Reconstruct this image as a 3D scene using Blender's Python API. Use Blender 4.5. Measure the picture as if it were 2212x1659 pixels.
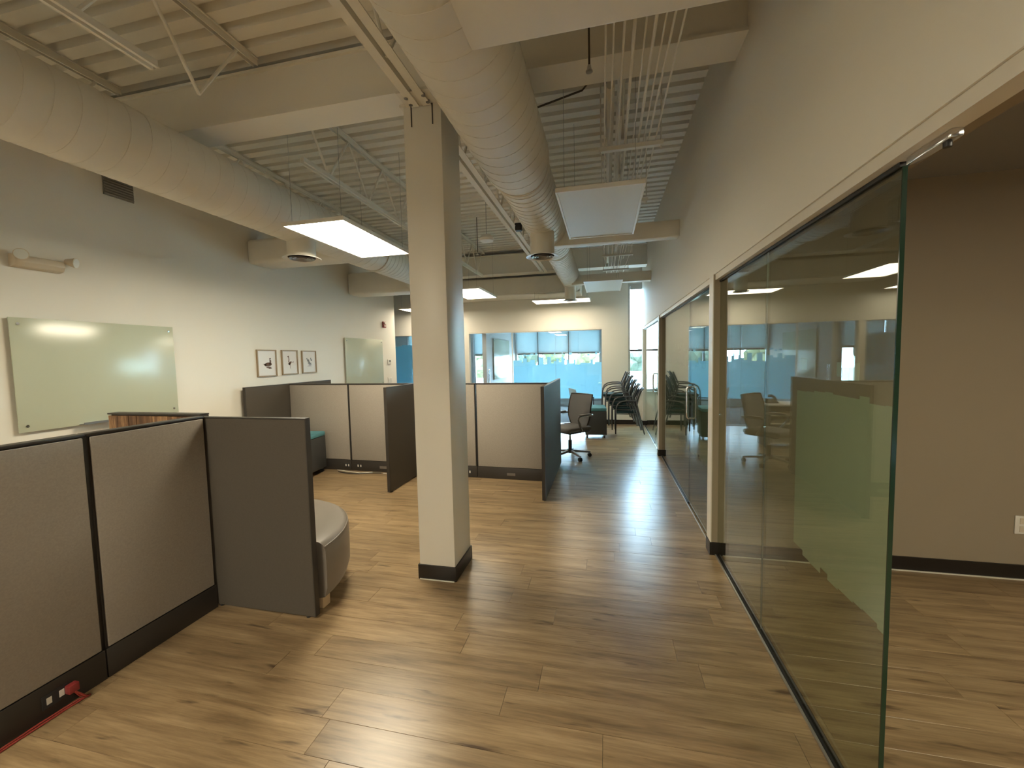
import bpy, bmesh, math, random
from mathutils import Vector, Matrix
random.seed(7)
S = bpy.context.scene
for o in list(bpy.data.objects): bpy.data.objects.remove(o)
C = S.collection

# ------------------------------------------------------------------ camera
F, YAW, PIT, ROL, H = 886.565, 0.224687, 0.0658136, -0.0212598, 1.58
cy, sy, cp, sp = math.cos(YAW), math.sin(YAW), math.cos(PIT), math.sin(PIT)
FW = Vector((-sy*cp, cy*cp, -sp)); RT = Vector((cy, sy, 0)); UP = RT.cross(FW)
R2 = RT*math.cos(ROL) + UP*math.sin(ROL); U2 = -RT*math.sin(ROL) + UP*math.cos(ROL)
cam = bpy.data.cameras.new('camera'); cam.sensor_fit = 'HORIZONTAL'; cam.sensor_width = 36
cam.lens = F/2212*36; cam.clip_start = 0.05; cam.clip_end = 500
CAM = bpy.data.objects.new('camera', cam); C.objects.link(CAM)
CAM.matrix_world = Matrix(((R2.x, U2.x, -FW.x, 0), (R2.y, U2.y, -FW.y, 0), (R2.z, U2.z, -FW.z, H), (0, 0, 0, 1)))
S.camera = CAM
def px(p):
    d = Vector(p) - Vector((0, 0, H)); z = d.dot(FW)
    if z < 0.05: return None
    return 1106 + F*d.dot(R2)/z, 829.5 - F*d.dot(U2)/z

# ------------------------------------------------------------------ world, exposure
SKY, LAMP = 46.0, 47.0
W = bpy.data.worlds.new('sky'); S.world = W; W.use_nodes = True
nt = W.node_tree; bg = nt.nodes['Background']
bg.inputs[0].default_value = (0.50, 0.78, 1.0, 1); bg.inputs[1].default_value = SKY
vs = S.view_settings; vs.view_transform = 'Standard'; vs.look = 'None'; vs.exposure = 0.0; vs.gamma = 1.0; vs.use_curve_mapping = False
sun = bpy.data.lights.new('sun', 'SUN'); sun.energy = 14; sun.angle = 0.01; sun.color = (1, .95, .85)
so = bpy.data.objects.new('sun', sun); C.objects.link(so); so.rotation_euler = (math.radians(35), math.radians(-40), 0)

# ------------------------------------------------------------------ materials
M = {}
def mat(name, col, rough=.6, metal=0., spec=.5, noise=0., nscale=40., bump=0., bscale=200., coat=0.):
    m = bpy.data.materials.new(name); m.use_nodes = True; t = m.node_tree; b = t.nodes['Principled BSDF']
    b.inputs['Base Color'].default_value = (*col, 1); b.inputs['Roughness'].default_value = rough
    b.inputs['Metallic'].default_value = metal; b.inputs['Specular IOR Level'].default_value = spec
    if coat: b.inputs['Coat Weight'].default_value = coat; b.inputs['Coat Roughness'].default_value = .03
    tc = t.nodes.new('ShaderNodeTexCoord')
    if noise:
        n = t.nodes.new('ShaderNodeTexNoise'); n.inputs['Scale'].default_value = nscale; n.inputs['Detail'].default_value = 4
        r = t.nodes.new('ShaderNodeValToRGB')
        r.color_ramp.elements[0].position = .3; r.color_ramp.elements[1].position = .7
        r.color_ramp.elements[0].color = (*[c*(1-noise) for c in col], 1); r.color_ramp.elements[1].color = (*[min(1, c*(1+noise)) for c in col], 1)
        t.links.new(tc.outputs['Object'], n.inputs['Vector']); t.links.new(n.outputs['Fac'], r.inputs['Fac']); t.links.new(r.outputs['Color'], b.inputs['Base Color'])
    if bump:
        n2 = t.nodes.new('ShaderNodeTexNoise'); n2.inputs['Scale'].default_value = bscale; n2.inputs['Detail'].default_value = 3
        bp = t.nodes.new('ShaderNodeBump'); bp.inputs['Strength'].default_value = bump; bp.inputs['Distance'].default_value = .002
        t.links.new(tc.outputs['Object'], n2.inputs['Vector']); t.links.new(n2.outputs['Fac'], bp.inputs['Height']); t.links.new(bp.outputs['Normal'], b.inputs['Normal'])
    M[name] = m; return m
def emis(name, col, s):
    m = bpy.data.materials.new(name); m.use_nodes = True; t = m.node_tree; t.nodes.remove(t.nodes['Principled BSDF'])
    e = t.nodes.new('ShaderNodeEmission'); e.inputs[0].default_value = (*col, 1); e.inputs[1].default_value = s
    t.links.new(e.outputs[0], t.nodes['Material Output'].inputs[0]); M[name] = m
def glass(name, tint, f0=.045, rough=0.0):
    # clear sheet glass: Schlick reflection on each face, tinted straight transmission
    m = bpy.data.materials.new(name); m.use_nodes = True; t = m.node_tree; t.nodes.remove(t.nodes['Principled BSDF'])
    g = t.nodes.new('ShaderNodeNewGeometry'); d = t.nodes.new('ShaderNodeVectorMath'); d.operation = 'DOT_PRODUCT'
    t.links.new(g.outputs['Normal'], d.inputs[0]); t.links.new(g.outputs['Incoming'], d.inputs[1])
    def mth(op, a, b=None):
        n = t.nodes.new('ShaderNodeMath'); n.operation = op
        for i, v in enumerate((a, b)):
            if v is None: continue
            if isinstance(v, (int, float)): n.inputs[i].default_value = v
            else: t.links.new(v, n.inputs[i])
        return n.outputs[0]
    c = mth('ABSOLUTE', d.outputs['Value']); c = mth('SUBTRACT', 1.0, c); c = mth('POWER', c, 5.0); c = mth('MULTIPLY', c, 1-f0); c = mth('ADD', c, f0)
    tr = t.nodes.new('ShaderNodeBsdfTransparent'); tr.inputs[0].default_value = (*tint, 1)
    gl = t.nodes.new('ShaderNodeBsdfGlossy'); gl.inputs['Roughness'].default_value = rough; gl.inputs[0].default_value = (1, 1, 1, 1)
    mx = t.nodes.new('ShaderNodeMixShader'); t.links.new(c, mx.inputs[0]); t.links.new(tr.outputs[0], mx.inputs[1]); t.links.new(gl.outputs[0], mx.inputs[2])
    t.links.new(mx.outputs[0], t.nodes['Material Output'].inputs[0]); M[name] = m
def film(name, col, alpha, trans=.6):
    m = bpy.data.materials.new(name); m.use_nodes = True; t = m.node_tree; t.nodes.remove(t.nodes['Principled BSDF'])
    df = t.nodes.new('ShaderNodeBsdfDiffuse'); tl = t.nodes.new('ShaderNodeBsdfTranslucent'); tp = t.nodes.new('ShaderNodeBsdfTransparent')
    df.inputs[0].default_value = (*col, 1); tl.inputs[0].default_value = (*col, 1)
    a = t.nodes.new('ShaderNodeMixShader'); a.inputs[0].default_value = trans; t.links.new(df.outputs[0], a.inputs[1]); t.links.new(tl.outputs[0], a.inputs[2])
    b = t.nodes.new('ShaderNodeMixShader'); b.inputs[0].default_value = alpha; t.links.new(tp.outputs[0], b.inputs[1]); t.links.new(a.outputs[0], b.inputs[2])
    t.links.new(b.outputs[0], t.nodes['Material Output'].inputs[0]); M[name] = m

mat('wall_paint', (.78, .75, .67), .65, spec=.3, bump=.08, bscale=300)
mat('ceiling_paint', (.80, .77, .69), .6, spec=.3)
mat('duct_paint', (.74, .70, .61), .5, spec=.35, noise=.04, nscale=3)
mat('taupe_paint', (.30, .245, .175), .6, spec=.35, bump=.08, bscale=300)
mat('room_ceiling', (.30, .28, .26), .8)
mat('baseboard_vinyl', (.014, .011, .009), .35)
mat('trim_white', (.72, .68, .60), .4)
mat('aluminium', (.55, .55, .53), .35, metal=.9)
mat('black_metal', (.02, .02, .022), .4)
mat('black_plastic', (.025, .025, .027), .5)
mat('grey_metal', (.30, .30, .30), .35, metal=.8)
mat('chrome', (.75, .75, .75), .15, metal=1)
mat('fabric_tile', (.355, .318, .278), .95, spec=.1, noise=.06, nscale=120, bump=.5, bscale=900)
mat('panel_dark', (.088, .075, .060), .7, spec=.3, noise=.05, nscale=150, bump=.3, bscale=900)
mat('panel_trim', (.035, .03, .026), .45)
mat('raceway_grey', (.16, .14, .12), .4)
mat('vinyl_grey', (.19, .165, .14), .38, spec=.5, bump=.1, bscale=150)
mat('light_wood', (.55, .40, .24), .5)
mat('teal_fabric', (.09, .26, .30), .85, noise=.1, nscale=200)
mat('dark_teal', (.018, .05, .06), .8)
mat('mesh_grey', (.17, .165, .16), .8, noise=.15, nscale=400)
mat('chair_tube', (.11, .11, .115), .35, metal=.3)
mat('pedestal_paint', (.045, .047, .047), .5)
mat('board_glass', (.50, .53, .41), .2, spec=.55)
mat('frame_gold', (.30, .215, .12), .45)
mat('paper', (.72, .66, .58), .25, spec=.5, coat=.5)
mat('ink_brown', (.12, .06, .035), .6)
mat('ink_grey', (.18, .18, .17), .6)
mat('plastic_white', (.70, .67, .60), .4)
mat('plastic_cream', (.60, .52, .40), .4)
mat('alarm_red', (.25, .03, .03), .4)
mat('cable_red', (.30, .04, .03), .5)
mat('grille_dark', (.22, .20, .17), .7)
mat('lamp_off', (.66, .68, .64), .45, spec=.4)
mat('lamp_frame', (.72, .69, .62), .4)
mat('shade_fabric_solid', (.5, .5, .5), .8)
mat('subfloor', (.03, .022, .015), .9)
mat('carpet', (.10, .095, .09), .95)
mat('office_wall', (.55, .56, .55), .7)
mat('box_card', (.20, .13, .08), .8)
mat('concrete', (.50, .49, .46), .9, noise=.1, nscale=.5)
mat('building_white', (.34, .34, .33), .8)
mat('pane_dark', (.06, .08, .10), .2)
mat('bark', (.10, .07, .05), .9)
mat('leaf_green', (.034, .050, .014), .8, noise=.5, nscale=1.5)
mat('leaf_olive', (.052, .054, .018), .8, noise=.5, nscale=1.5)
mat('leaf_dark', (.016, .028, .014), .8, noise=.5, nscale=1.5)
mat('car_silver', (.55, .57, .6), .25, metal=.5)
mat('car_blue', (.06, .12, .25), .25)
mat('car_white', (.8, .8, .8), .25)
mat('tyre', (.02, .02, .02), .8)
mat('glass_edge', (.012, .035, .02), .15)
mat('seal_black', (.008, .008, .008), .5)
mat('blue_shell', (.30, .42, .48), .6)
emis('lamp_on', (1.0, .89, .67), LAMP)
emis('lamp_dimmed', (1.0, .87, .66), LAMP*.36)
glass('sheet_glass', (.76, .80, .73))
glass('office_glass', (.94, .96, .97))
glass('window_glass', (.96, .97, .97))
film('frost_film', (.56, .62, .50), .55)
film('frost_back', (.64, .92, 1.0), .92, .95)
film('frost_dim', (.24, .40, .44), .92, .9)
film('shade_cloth', (.36, .42, .42), .97, .5)

# rustic boards of the cabinet
def rustic():
    m = mat('rustic_wood', (.3, .16, .08), .6); t = m.node_tree; b = t.nodes['Principled BSDF']
    tc = t.nodes.new('ShaderNodeTexCoord'); mp = t.nodes.new('ShaderNodeMapping'); mp.inputs['Scale'].default_value = (14, 14, 1.5)
    n = t.nodes.new('ShaderNodeTexNoise'); n.inputs['Scale'].default_value = 1.2; n.inputs['Detail'].default_value = 8; n.inputs['Roughness'].default_value = .7
    r = t.nodes.new('ShaderNodeValToRGB'); e = r.color_ramp.elements
    e[0].position = .32; e[0].color = (.035, .018, .01, 1); e[1].position = .66; e[1].color = (.50, .30, .15, 1)
    k = e.new(.5); k.color = (.17, .085, .04, 1)
    oi = t.nodes.new('ShaderNodeObjectInfo'); ad = t.nodes.new('ShaderNodeVectorMath'); ad.operation = 'ADD'
    sc = t.nodes.new('ShaderNodeVectorMath'); sc.operation = 'SCALE'; sc.inputs['Scale'].default_value = 1
    cb = t.nodes.new('ShaderNodeCombineXYZ'); ml = t.nodes.new('ShaderNodeMath'); ml.operation = 'MULTIPLY'; ml.inputs[1].default_value = 37
    t.links.new(oi.outputs['Random'], ml.inputs[0]); t.links.new(ml.outputs[0], cb.inputs[2])
    t.links.new(tc.outputs['Object'], ad.inputs[0]); t.links.new(cb.outputs[0], ad.inputs[1]); t.links.new(ad.outputs[0], mp.inputs['Vector'])
    t.links.new(mp.outputs[0], n.inputs['Vector']); t.links.new(n.outputs['Fac'], r.inputs[0]); t.links.new(r.outputs[0], b.inputs['Base Color'])
rustic()
# laminate floor planks
def plankmat():
    m = mat('plank_wood', (.3, .2, .1), .29, spec=.42); t = m.node_tree; b = t.nodes['Principled BSDF']; L = t.links.new
    def N(k, **a):
        n = t.nodes.new('ShaderNode'+k)
        for q, v in a.items(): setattr(n, q, v)
        return n
    tc = N('TexCoord'); oi = N('ObjectInfo')
    m1 = N('Math', operation='MULTIPLY'); m1.inputs[1].default_value = 61; L(oi.outputs['Random'], m1.inputs[0])
    cb = N('CombineXYZ'); L(m1.outputs[0], cb.inputs[0]); L(m1.outputs[0], cb.inputs[2])
    ad = N('VectorMath', operation='ADD'); L(tc.outputs['Object'], ad.inputs[0]); L(cb.outputs[0], ad.inputs[1])
    def nz(scale, s, det, ro):
        mp = N('Mapping'); mp.inputs['Scale'].default_value = scale; L(ad.outputs[0], mp.inputs['Vector'])
        n = N('TexNoise'); n.inputs['Scale'].default_value = s; n.inputs['Detail'].default_value = det; n.inputs['Roughness'].default_value = ro
        L(mp.outputs[0], n.inputs['Vector']); return n.outputs['Fac']
    g1 = nz((1.3, 13, 1), 1.6, 6, .62); g2 = nz((2.2, 60, 1), 2.0, 4, .6); kn = nz((2.4, 15, 1), 1.5, 3, .5)
    r = N('ValToRGB'); e = r.color_ramp.elements
    e[0].position = .28; e[0].color = (.165, .106, .054, 1); e[1].position = .74; e[1].color = (.435, .312, .180, 1); k = e.new(.5); k.color = (.305, .210, .113, 1)
    L(g1, r.inputs[0])
    r2 = N('ValToRGB'); r2.color_ramp.elements[0].position = .3; r2.color_ramp.elements[0].color = (.78, .78, .78, 1); r2.color_ramp.elements[1].position = .65
    L(g2, r2.inputs[0])
    mx = N('Mix', data_type='RGBA', blend_type='MULTIPLY'); mx.inputs[0].default_value = 1; L(r.outputs[0], mx.inputs[6]); L(r2.outputs[0], mx.inputs[7])
    r3 = N('ValToRGB'); r3.color_ramp.elements[0].position = .245; r3.color_ramp.elements[0].color = (.30, .26, .24, 1); r3.color_ramp.elements[1].position = .36
    L(kn, r3.inputs[0])
    mx2 = N('Mix', data_type='RGBA', blend_type='MULTIPLY'); mx2.inputs[0].default_value = 1; L(mx.outputs[2], mx2.inputs[6]); L(r3.outputs[0], mx2.inputs[7])
    hv = N('HueSaturation'); mr = N('MapRange'); mr.inputs['To Min'].default_value = .86; mr.inputs['To Max'].default_value = 1.12
    L(oi.outputs['Random'], mr.inputs['Value']); L(mr.outputs[0], hv.inputs['Value']); L(mx2.outputs[2], hv.inputs['Color']); L(hv.outputs[0], b.inputs['Base Color'])
    bp = N('Bump'); bp.inputs['Strength'].default_value = .25; bp.inputs['Distance'].default_value = .002; L(g1, bp.inputs['Height']); L(bp.outputs[0], b.inputs['Normal'])
plankmat()

# ------------------------------------------------------------------ mesh helpers
ORG = {}
class MB:
    def __init__(s): s.v = []; s.f = []
    def add(s, vs, fs):
        n = len(s.v); s.v += [Vector(p) for p in vs]; s.f += [[i+n for i in q] for q in fs]; return s
    def box(s, x0, x1, y0, y1, z0, z1):
        return s.add([(x0,y0,z0),(x1,y0,z0),(x1,y1,z0),(x0,y1,z0),(x0,y0,z1),(x1,y0,z1),(x1,y1,z1),(x0,y1,z1)],
                     [(0,3,2,1),(4,5,6,7),(0,1,5,4),(1,2,6,5),(2,3,7,6),(3,0,4,7)])
    def obox(s, c, size, m=None):
        a, b, d = [q/2 for q in size]; t = MB().box(-a, a, -b, b, -d, d)
        return s.add([(m @ p if m else p) + Vector(c) for p in t.v], t.f)
    def cyl(s, p0, p1, r0, r1=None, n=16, cap=True):
        r1 = r0 if r1 is None else r1; p0 = Vector(p0); p1 = Vector(p1); d = (p1-p0).normalized()
        a = d.orthogonal().normalized(); b = d.cross(a); vs = []; fs = []
        for p, r in ((p0, r0), (p1, r1)):
            for i in range(n): t = 2*math.pi*i/n; vs.append(p + a*math.cos(t)*r + b*math.sin(t)*r)
        for i in range(n): j = (i+1) % n; fs.append((i, j, n+j, n+i))
        if cap: fs.append(tuple(range(n))[::-1]); fs.append(tuple(range(n, 2*n)))
        return s.add(vs, fs)
    def tube(s, pts, r, n=8, closed=False):
        pts = [Vector(p) for p in pts]; k = len(pts); vs = []; fs = []; a = None
        for i, p in enumerate(pts):
            if closed: d = pts[(i+1) % k] - pts[i-1]
            else: d = pts[min(i+1, k-1)] - pts[max(i-1, 0)]
            d.normalize()
            a = d.orthogonal().normalized() if a is None else (a - d*a.dot(d)).normalized()
            b = d.cross(a)
            for j in range(n): t = 2*math.pi*j/n; vs.append(p + a*math.cos(t)*r + b*math.sin(t)*r)
        for i in range(k if closed else k-1):
            q = (i+1) % k
            for j in range(n): l = (j+1) % n; fs.append((i*n+j, i*n+l, q*n+l, q*n+j))
        if not closed: fs.append(tuple(range(n))[::-1]); fs.append(tuple(range((k-1)*n, k*n)))
        return s.add(vs, fs)
    def prism(s, pts, ax, a, b):      # polygon pts in the two other axes, extruded along axis ax from a to b
        def mk(p, q): return {'x': (q, p[0], p[1]), 'y': (p[0], q, p[1]), 'z': (p[0], p[1], q)}[ax]
        n = len(pts); vs = [mk(p, a) for p in pts] + [mk(p, b) for p in pts]
        fs = [tuple(range(n))[::-1], tuple(range(n, 2*n))] + [(i, (i+1) % n, n+(i+1) % n, n+i) for i in range(n)]
        return s.add(vs, fs)
    def lathe(s, prof, c=(0,0,0), n=32):   # prof: (r, z)
        c = Vector(c); vs = []; fs = []; k = len(prof)
        for i in range(n):
            t = 2*math.pi*i/n
            for r, z in prof: vs.append(c + Vector((r*math.cos(t), r*math.sin(t), z)))
        for i in range(n):
            j = (i+1) % n
            for q in range(k-1): fs.append((i*k+q, j*k+q, j*k+q+1, i*k+q+1))
        return s.add(vs, fs)
    def build(s, name, m, parent=None, bevel=0, smooth=False, seg=2, angle=40):
        o0 = ORG.get(parent.name, Vector()) if parent else Vector()
        me = bpy.data.meshes.new(name); me.from_pydata([p-o0 for p in s.v], [], s.f); me.update()
        bm = bmesh.new(); bm.from_mesh(me); bmesh.ops.recalc_face_normals(bm, faces=bm.faces)
        if bevel: bmesh.ops.bevel(bm, geom=list(bm.edges), offset=bevel, segments=seg, affect='EDGES', profile=.5, clamp_overlap=True)
        bm.to_mesh(me); bm.free()
        if smooth or bevel:
            me.shade_smooth(); me.set_sharp_from_angle(angle=math.radians(angle))
        me.materials.append(M[m] if isinstance(m, str) else m)
        o = bpy.data.objects.new(name, me); C.objects.link(o)
        if parent: o.parent = parent; ORG[o.name] = o0
        else: ORG[o.name] = Vector()
        return o
def thing(name, label, cat, loc=(0,0,0), group=None):
    o = bpy.data.objects.new(name, None); C.objects.link(o); o.location = loc; o.empty_display_size = .1
    ORG[o.name] = Vector(loc); return tag(o, label, cat, group)
def tag(o, label, cat, group=None):
    o['label'] = label; o['category'] = cat
    if group: o['group'] = group
    return o
def struct(o): o['kind'] = 'structure'; return o
def kids(o): return [c for c in bpy.data.objects if c.parent == o]
def dup(root, loc=None, rotz=None, label=None, group=None):
    def cp_(o, par):
        c = o.copy(); C.objects.link(c); c.parent = par
        for k in kids(o): cp_(k, c)
        return c
    r = cp_(root, None)
    if loc is not None: r.location = loc
    if rotz is not None: r.rotation_euler = (0, 0, rotz)
    if label: r['label'] = label
    if group: r['group'] = group
    return r
def arc(cx, cz, r, a0, a1, n=8): return [(cx + r*math.cos(a0+(a1-a0)*i/n), cz + r*math.sin(a0+(a1-a0)*i/n)) for i in range(n+1)]
RZ = lambda a: Matrix.Rotation(a, 3, 'Z')
GX = 0.85          # glass plane of the right-hand partition

# ------------------------------------------------------------------ the shell
floor = struct(MB().box(-8, 5, -4.6, 9.74, -.12, -.010).build('floor', 'subfloor'))
struct(MB().box(-8, 0.5, 9.74, 13.2, -.12, 0).build('floor_offices', 'carpet'))
PW, PL = .165, 1.22
rest = MB(); nvis = 0; proto = {}
def plank_mesh(L_):
    k = round(L_, 2)
    if k not in proto:
        a, b, g = k/2-.0006, PW/2-.0008, .0006
        me = bpy.data.meshes.new('plank')
        v = [(-a,-b,-.009),(a,-b,-.009),(a,b,-.009),(-a,b,-.009),(-a,-b,-g),(a,-b,-g),(a,b,-g),(-a,b,-g),(-a+g,-b+g,0),(a-g,-b+g,0),(a-g,b-g,0),(-a+g,b-g,0)]
        f = [(0,1,5,4),(1,2,6,5),(2,3,7,6),(3,0,4,7),(4,5,9,8),(5,6,10,9),(6,7,11,10),(7,4,8,11),(8,9,10,11)]
        me.from_pydata(v, [], f); me.update(); me.materials.append(M['plank_wood']); proto[k] = me
    return proto[k]
def seen(x0, x1, y0, y1):
    if y1 > 3.45 and x0 > .8: return False
    if x1 < -.80*y1 and y1 < 4.4 and x1 < -1.7: return False
    if y0 > 5.3 and -4.6 < x0 and x1 < -.72: return False
    if y0 > 5.1 and x1 < -.9 : return False
    for p in ((x0,y0,0),(x1,y0,0),(x0,y1,0),(x1,y1,0),((x0+x1)/2,(y0+y1)/2,0)):
        q = px(p)
        if q and -20 < q[0] < 2232 and 0 < q[1] < 1680: return True
    return False
j0 = int((-2)//PW)
for j in range(j0, int(9.7/PW)+1):
    y0 = j*PW; y1 = y0+PW; yc = (y0+y1)/2
    if y1 > 9.60: continue
    x = -8.0 - random.random()*PL if y0 > 8.5 else -4.68 - random.random()*PL
    lo = -8.0 if y0 > 8.5 else -4.68
    while x < 4.45:
        a, b = max(x, lo), min(x+PL, 4.45)
        if b-a > .02:
            if seen(a, b, y0, y1):
                o = bpy.data.objects.new('plank', plank_mesh(b-a)); C.objects.link(o); o.location = ((a+b)/2, yc, random.uniform(-.0004, .0004)); o.parent = floor; nvis += 1
            else:
                rest.box(a+.0008, b-.0008, y0+.0008, y1-.0008, -.009, -.0003)
        x += PL
rp = rest.build('plank_field', 'plank_wood', floor); rp['kind'] = 'stuff'
print('planks', nvis)

# corrugated roof deck
def deck(x0, x1, y0, y1, z):
    p = .1524; prof = []; y = y0
    while y < y1:
        prof += [(y, z), (y+.088, z), (y+.098, z+.05), (y+p-.010, z+.05)]; y += p
    v = []; f = []
    for a, b in prof: v += [(x0, a, b), (x1, a, b)]
    for i in range(len(prof)-1): f.append((2*i, 2*i+1, 2*i+3, 2*i+2))
    n = len(v); v += [(x0, y0, z+.09), (x1, y0, z+.09), (x1, y1+.2, z+.09), (x0, y1+.2, z+.09)]; f.append((n, n+1, n+2, n+3))
    return MB().add(v, f)
struct(deck(-8, .95, -4.6, 9.7, 3.79).build('ceiling', 'ceiling_paint'))
struct(MB().box(-4.80, -4.68, -4.6, 8.6, 0, 3.9).build('wall_left', 'wall_paint'))
struct(MB().box(-4.68, -4.665, -4.6, 8.6, 0, .10).build('baseboard_left', 'baseboard_vinyl'))
struct(MB().box(-8.1, -8, -4.6, 13.2, 0, 3.9).build('wall_far_left', 'wall_paint'))
struct(MB().box(-8, 4.6, -4.7, -4.6, 0, 3.9).build('wall_front', 'wall_paint'))
struct(MB().box(.80, .95, -4.6, 9.6, 2.165, 3.9).build('wall_right', 'wall_paint'))
struct(MB().box(4.5, 4.6, -4.6, 9.74, 0, 3.0).build('wall_far_right', 'taupe_paint'))
struct(MB().box(.95, 4.5, -4.6, 9.6, 2.72, 2.80).build('ceiling_rooms', 'room_ceiling'))
# dividing walls between the glazed rooms, taupe inside with a white end
for k, (y0, y1) in enumerate(((3.39, 3.50), (6.62, 6.73))):
    struct(MB().box(.80, 4.5, y0, y1, 0, 2.165).add(*(lambda t: (t.v, t.f))(MB().box(.95, 4.5, y0, y1, 2.165, 2.72))).build(('wall_room_near', 'wall_room_middle')[k], 'taupe_paint'))
    struct(MB().box(.793, .7999, y0-.004, y1+.004, .10, 2.165).build('trim_%d' % (k+1), 'trim_white'))
    b = MB().prism([(.787, y0-.009), (.787, y1+.009), (.80, y1+.009), (.80, y0-.009)], 'z', 0, .10)
    b.box(.80, 4.5, y0-.010, y0-.0003, 0, .10); struct(b.build(('baseboard_room_near', 'baseboard_room_middle')[k], 'baseboard_vinyl'))
    struct(MB().box(.88, 4.5, y0-.022, y0-.0105, 0, .006).build('trim_%d' % (k+3), 'trim_white'))
struct(MB().box(.80, .92, 9.49, 9.60, 0, 2.165).build('wall_right_end', 'trim_white'))
struct(MB().box(.79, .93, 9.48, 9.49, 0, .10).build('baseboard_right_end', 'baseboard_vinyl'))
# back wall
b = MB().box(-8, -.08, 9.60, 9.72, 2.165, 3.9); b.box(-.08, .50, 9.60, 9.72, 0, 3.9); b.box(.50, .87, 9.60, 9.72, 3.16, 3.9); b.box(.50, .87, 9.60, 9.72, 0, .75)
b.box(.87, .95, 9.60, 9.72, 0, 3.9); b.box(.95, 4.5, 9.60, 9.72, 2.45, 3.0); b.box(.95, 4.5, 9.60, 9.72, 0, .75); b.box(3.9, 4.5, 9.60, 9.72, .75, 2.45)
b.box(-3.38, -3.25, 9.60, 9.72, 0, 2.165); b.box(-8, -6.9, 9.60, 9.72, 0, 2.165)
struct(b.build('wall_back', 'wall_paint'))
struct(MB().box(-.08, .80, 9.587, 9.60, 0, .10).build('baseboard_back', 'baseboard_vinyl'))
struct(MB().box(.95, 4.5, 9.587, 9.60, 0, .10).build('baseboard_room_far', 'baseboard_vinyl'))
# exterior wall of the offices behind the back glazing
b = MB(); WINS = [(-6.6, -4.6), (-4.25, -3.05), (-2.82, -.14)]
b.box(-8, .3, 13, 13.15, 0, .62); b.box(-8, .3, 13, 13.15, 2.42, 2.8)
for x0, x1 in ((-8, -6.6), (-4.6, -4.25), (-3.05, -2.82), (-.14, .3)): b.box(x0, x1, 13, 13.15, .62, 2.42)
struct(b.build('wall_offices_back', 'office_wall'))
struct(MB().box(-8, .3, 9.72, 13, 2.62, 2.7).build('ceiling_offices', 'office_wall'))
struct(MB().box(-2.95, -2.85, 9.72, 13, 0, 2.62).build('wall_offices_middle', 'office_wall'))
struct(MB().box(-.06, .0, 9.72, 13, 0, 2.62).build('wall_offices_right', 'office_wall'))

# ------------------------------------------------------------------ windows
wn = [0]
def window(x0, x1, z0, z1, y, mull, trans, shade=None, fr=.045):
    wn[0] += 1; w = bpy.data.objects.new('window_%d' % wn[0], None); C.objects.link(w); struct(w); ORG[w.name] = Vector()
    f = MB().box(x0, x0+fr, y, y+.07, z0, z1).box(x1-fr, x1, y, y+.07, z0, z1).box(x0+fr, x1-fr, y, y+.07, z0, z0+fr).box(x0+fr, x1-fr, y, y+.07, z1-fr, z1)
    f.build('window_frame', 'aluminium', w)
    xs = [x0+fr] + list(mull) + [x1-fr]
    for m in mull: MB().box(m-.02, m+.02, y, y+.07, z0+fr, z1-fr).build('mullion', 'black_metal', w)
    for i in range(len(xs)-1):
        a = xs[i]+(.02 if i else 0); c = xs[i+1]-(.02 if i < len(xs)-2 else 0)
        MB().box(a, c, y+.005, y+.065, trans-.02, trans+.02).build('transom', 'black_metal', w)
        MB().box(a, c, y+.03, y+.036, z0+fr, trans-.02).build('pane', 'window_glass', w)
        MB().box(a, c, y+.03, y+.036, trans+.02, z1-fr).build('pane', 'window_glass', w)
    if shade:
        edges = [x0] + list(mull) + [x1]
        for i in range(len(edges)-1):
            s_ = MB().box(edges[i]+.012, edges[i+1]-.012, y-.032, y-.029, shade, z1).build('roller_shade', 'shade_cloth', w)
            MB().box(edges[i]+.012, edges[i+1]-.012, y-.040, y-.022, shade-.022, shade).build('hem_bar', 'aluminium', s_)
    return w
window(.50, .87, .75, 3.16, 9.64, [], 1.67)
sh = MB().box(.545, .825, 9.632, 9.637, 3.02, 3.13).build('blind_cassette', 'aluminium', bpy.data.objects['window_1'])
window(.95, 3.9, .75, 2.45, 9.64, [1.30, 1.75, 2.9], 1.67)
window(-2.82, -.14, .62, 2.42, 13.03, [-2.10, -1.13], 1.66, 1.70)
window(-4.25, -3.05, .62, 2.42, 13.03, [-3.75], 1.66, 1.70)
window(-6.6, -4.6, .62, 2.42, 13.03, [-5.6], 1.66, 1.70)
struct(MB().box(.50, .87, 9.56, 9.64, .735, .75).build('trim_5', 'trim_white'))

# ------------------------------------------------------------------ glass partitions
def film_y(name, parent, x, y0, y1, zt, zb, m, seed, tv=.12, bv=.12):   # ragged block-edged frosted film on a pane of constant x
    rnd = random.Random(seed); b = MB(); y = y0
    while y < y1-.005:
        w = min(rnd.uniform(.035, .11), y1-y)
        b.box(x-.0006, x+.0006, y, y+w, zb-rnd.random()*bv, zt+rnd.random()**2*tv)
        if rnd.random() < .45:
            q = zt+tv+rnd.random()*.08; b.box(x-.0006, x+.0006, y+.006, y+w*.7, q, q+rnd.uniform(.03, .07))
        y += w
    return b.build(name, m, parent)
def film_x(name, parent, y, x0, x1, zt, zb, m, seed, tv=.13):
    rnd = random.Random(seed); b = MB(); x = x0
    while x < x1-.005:
        w = min(rnd.uniform(.035, .12), x1-x)
        b.box(x, x+w, y-.0006, y+.0006, zb, zt+rnd.random()**1.6*tv)
        if rnd.random() < .4:
            q = zt+tv+rnd.random()*.06; b.box(x+.008, x+w*.7, y-.0006, y+.0006, q, q+rnd.uniform(.03, .06))
        x += w
    return b.build(name, m, parent)
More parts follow.
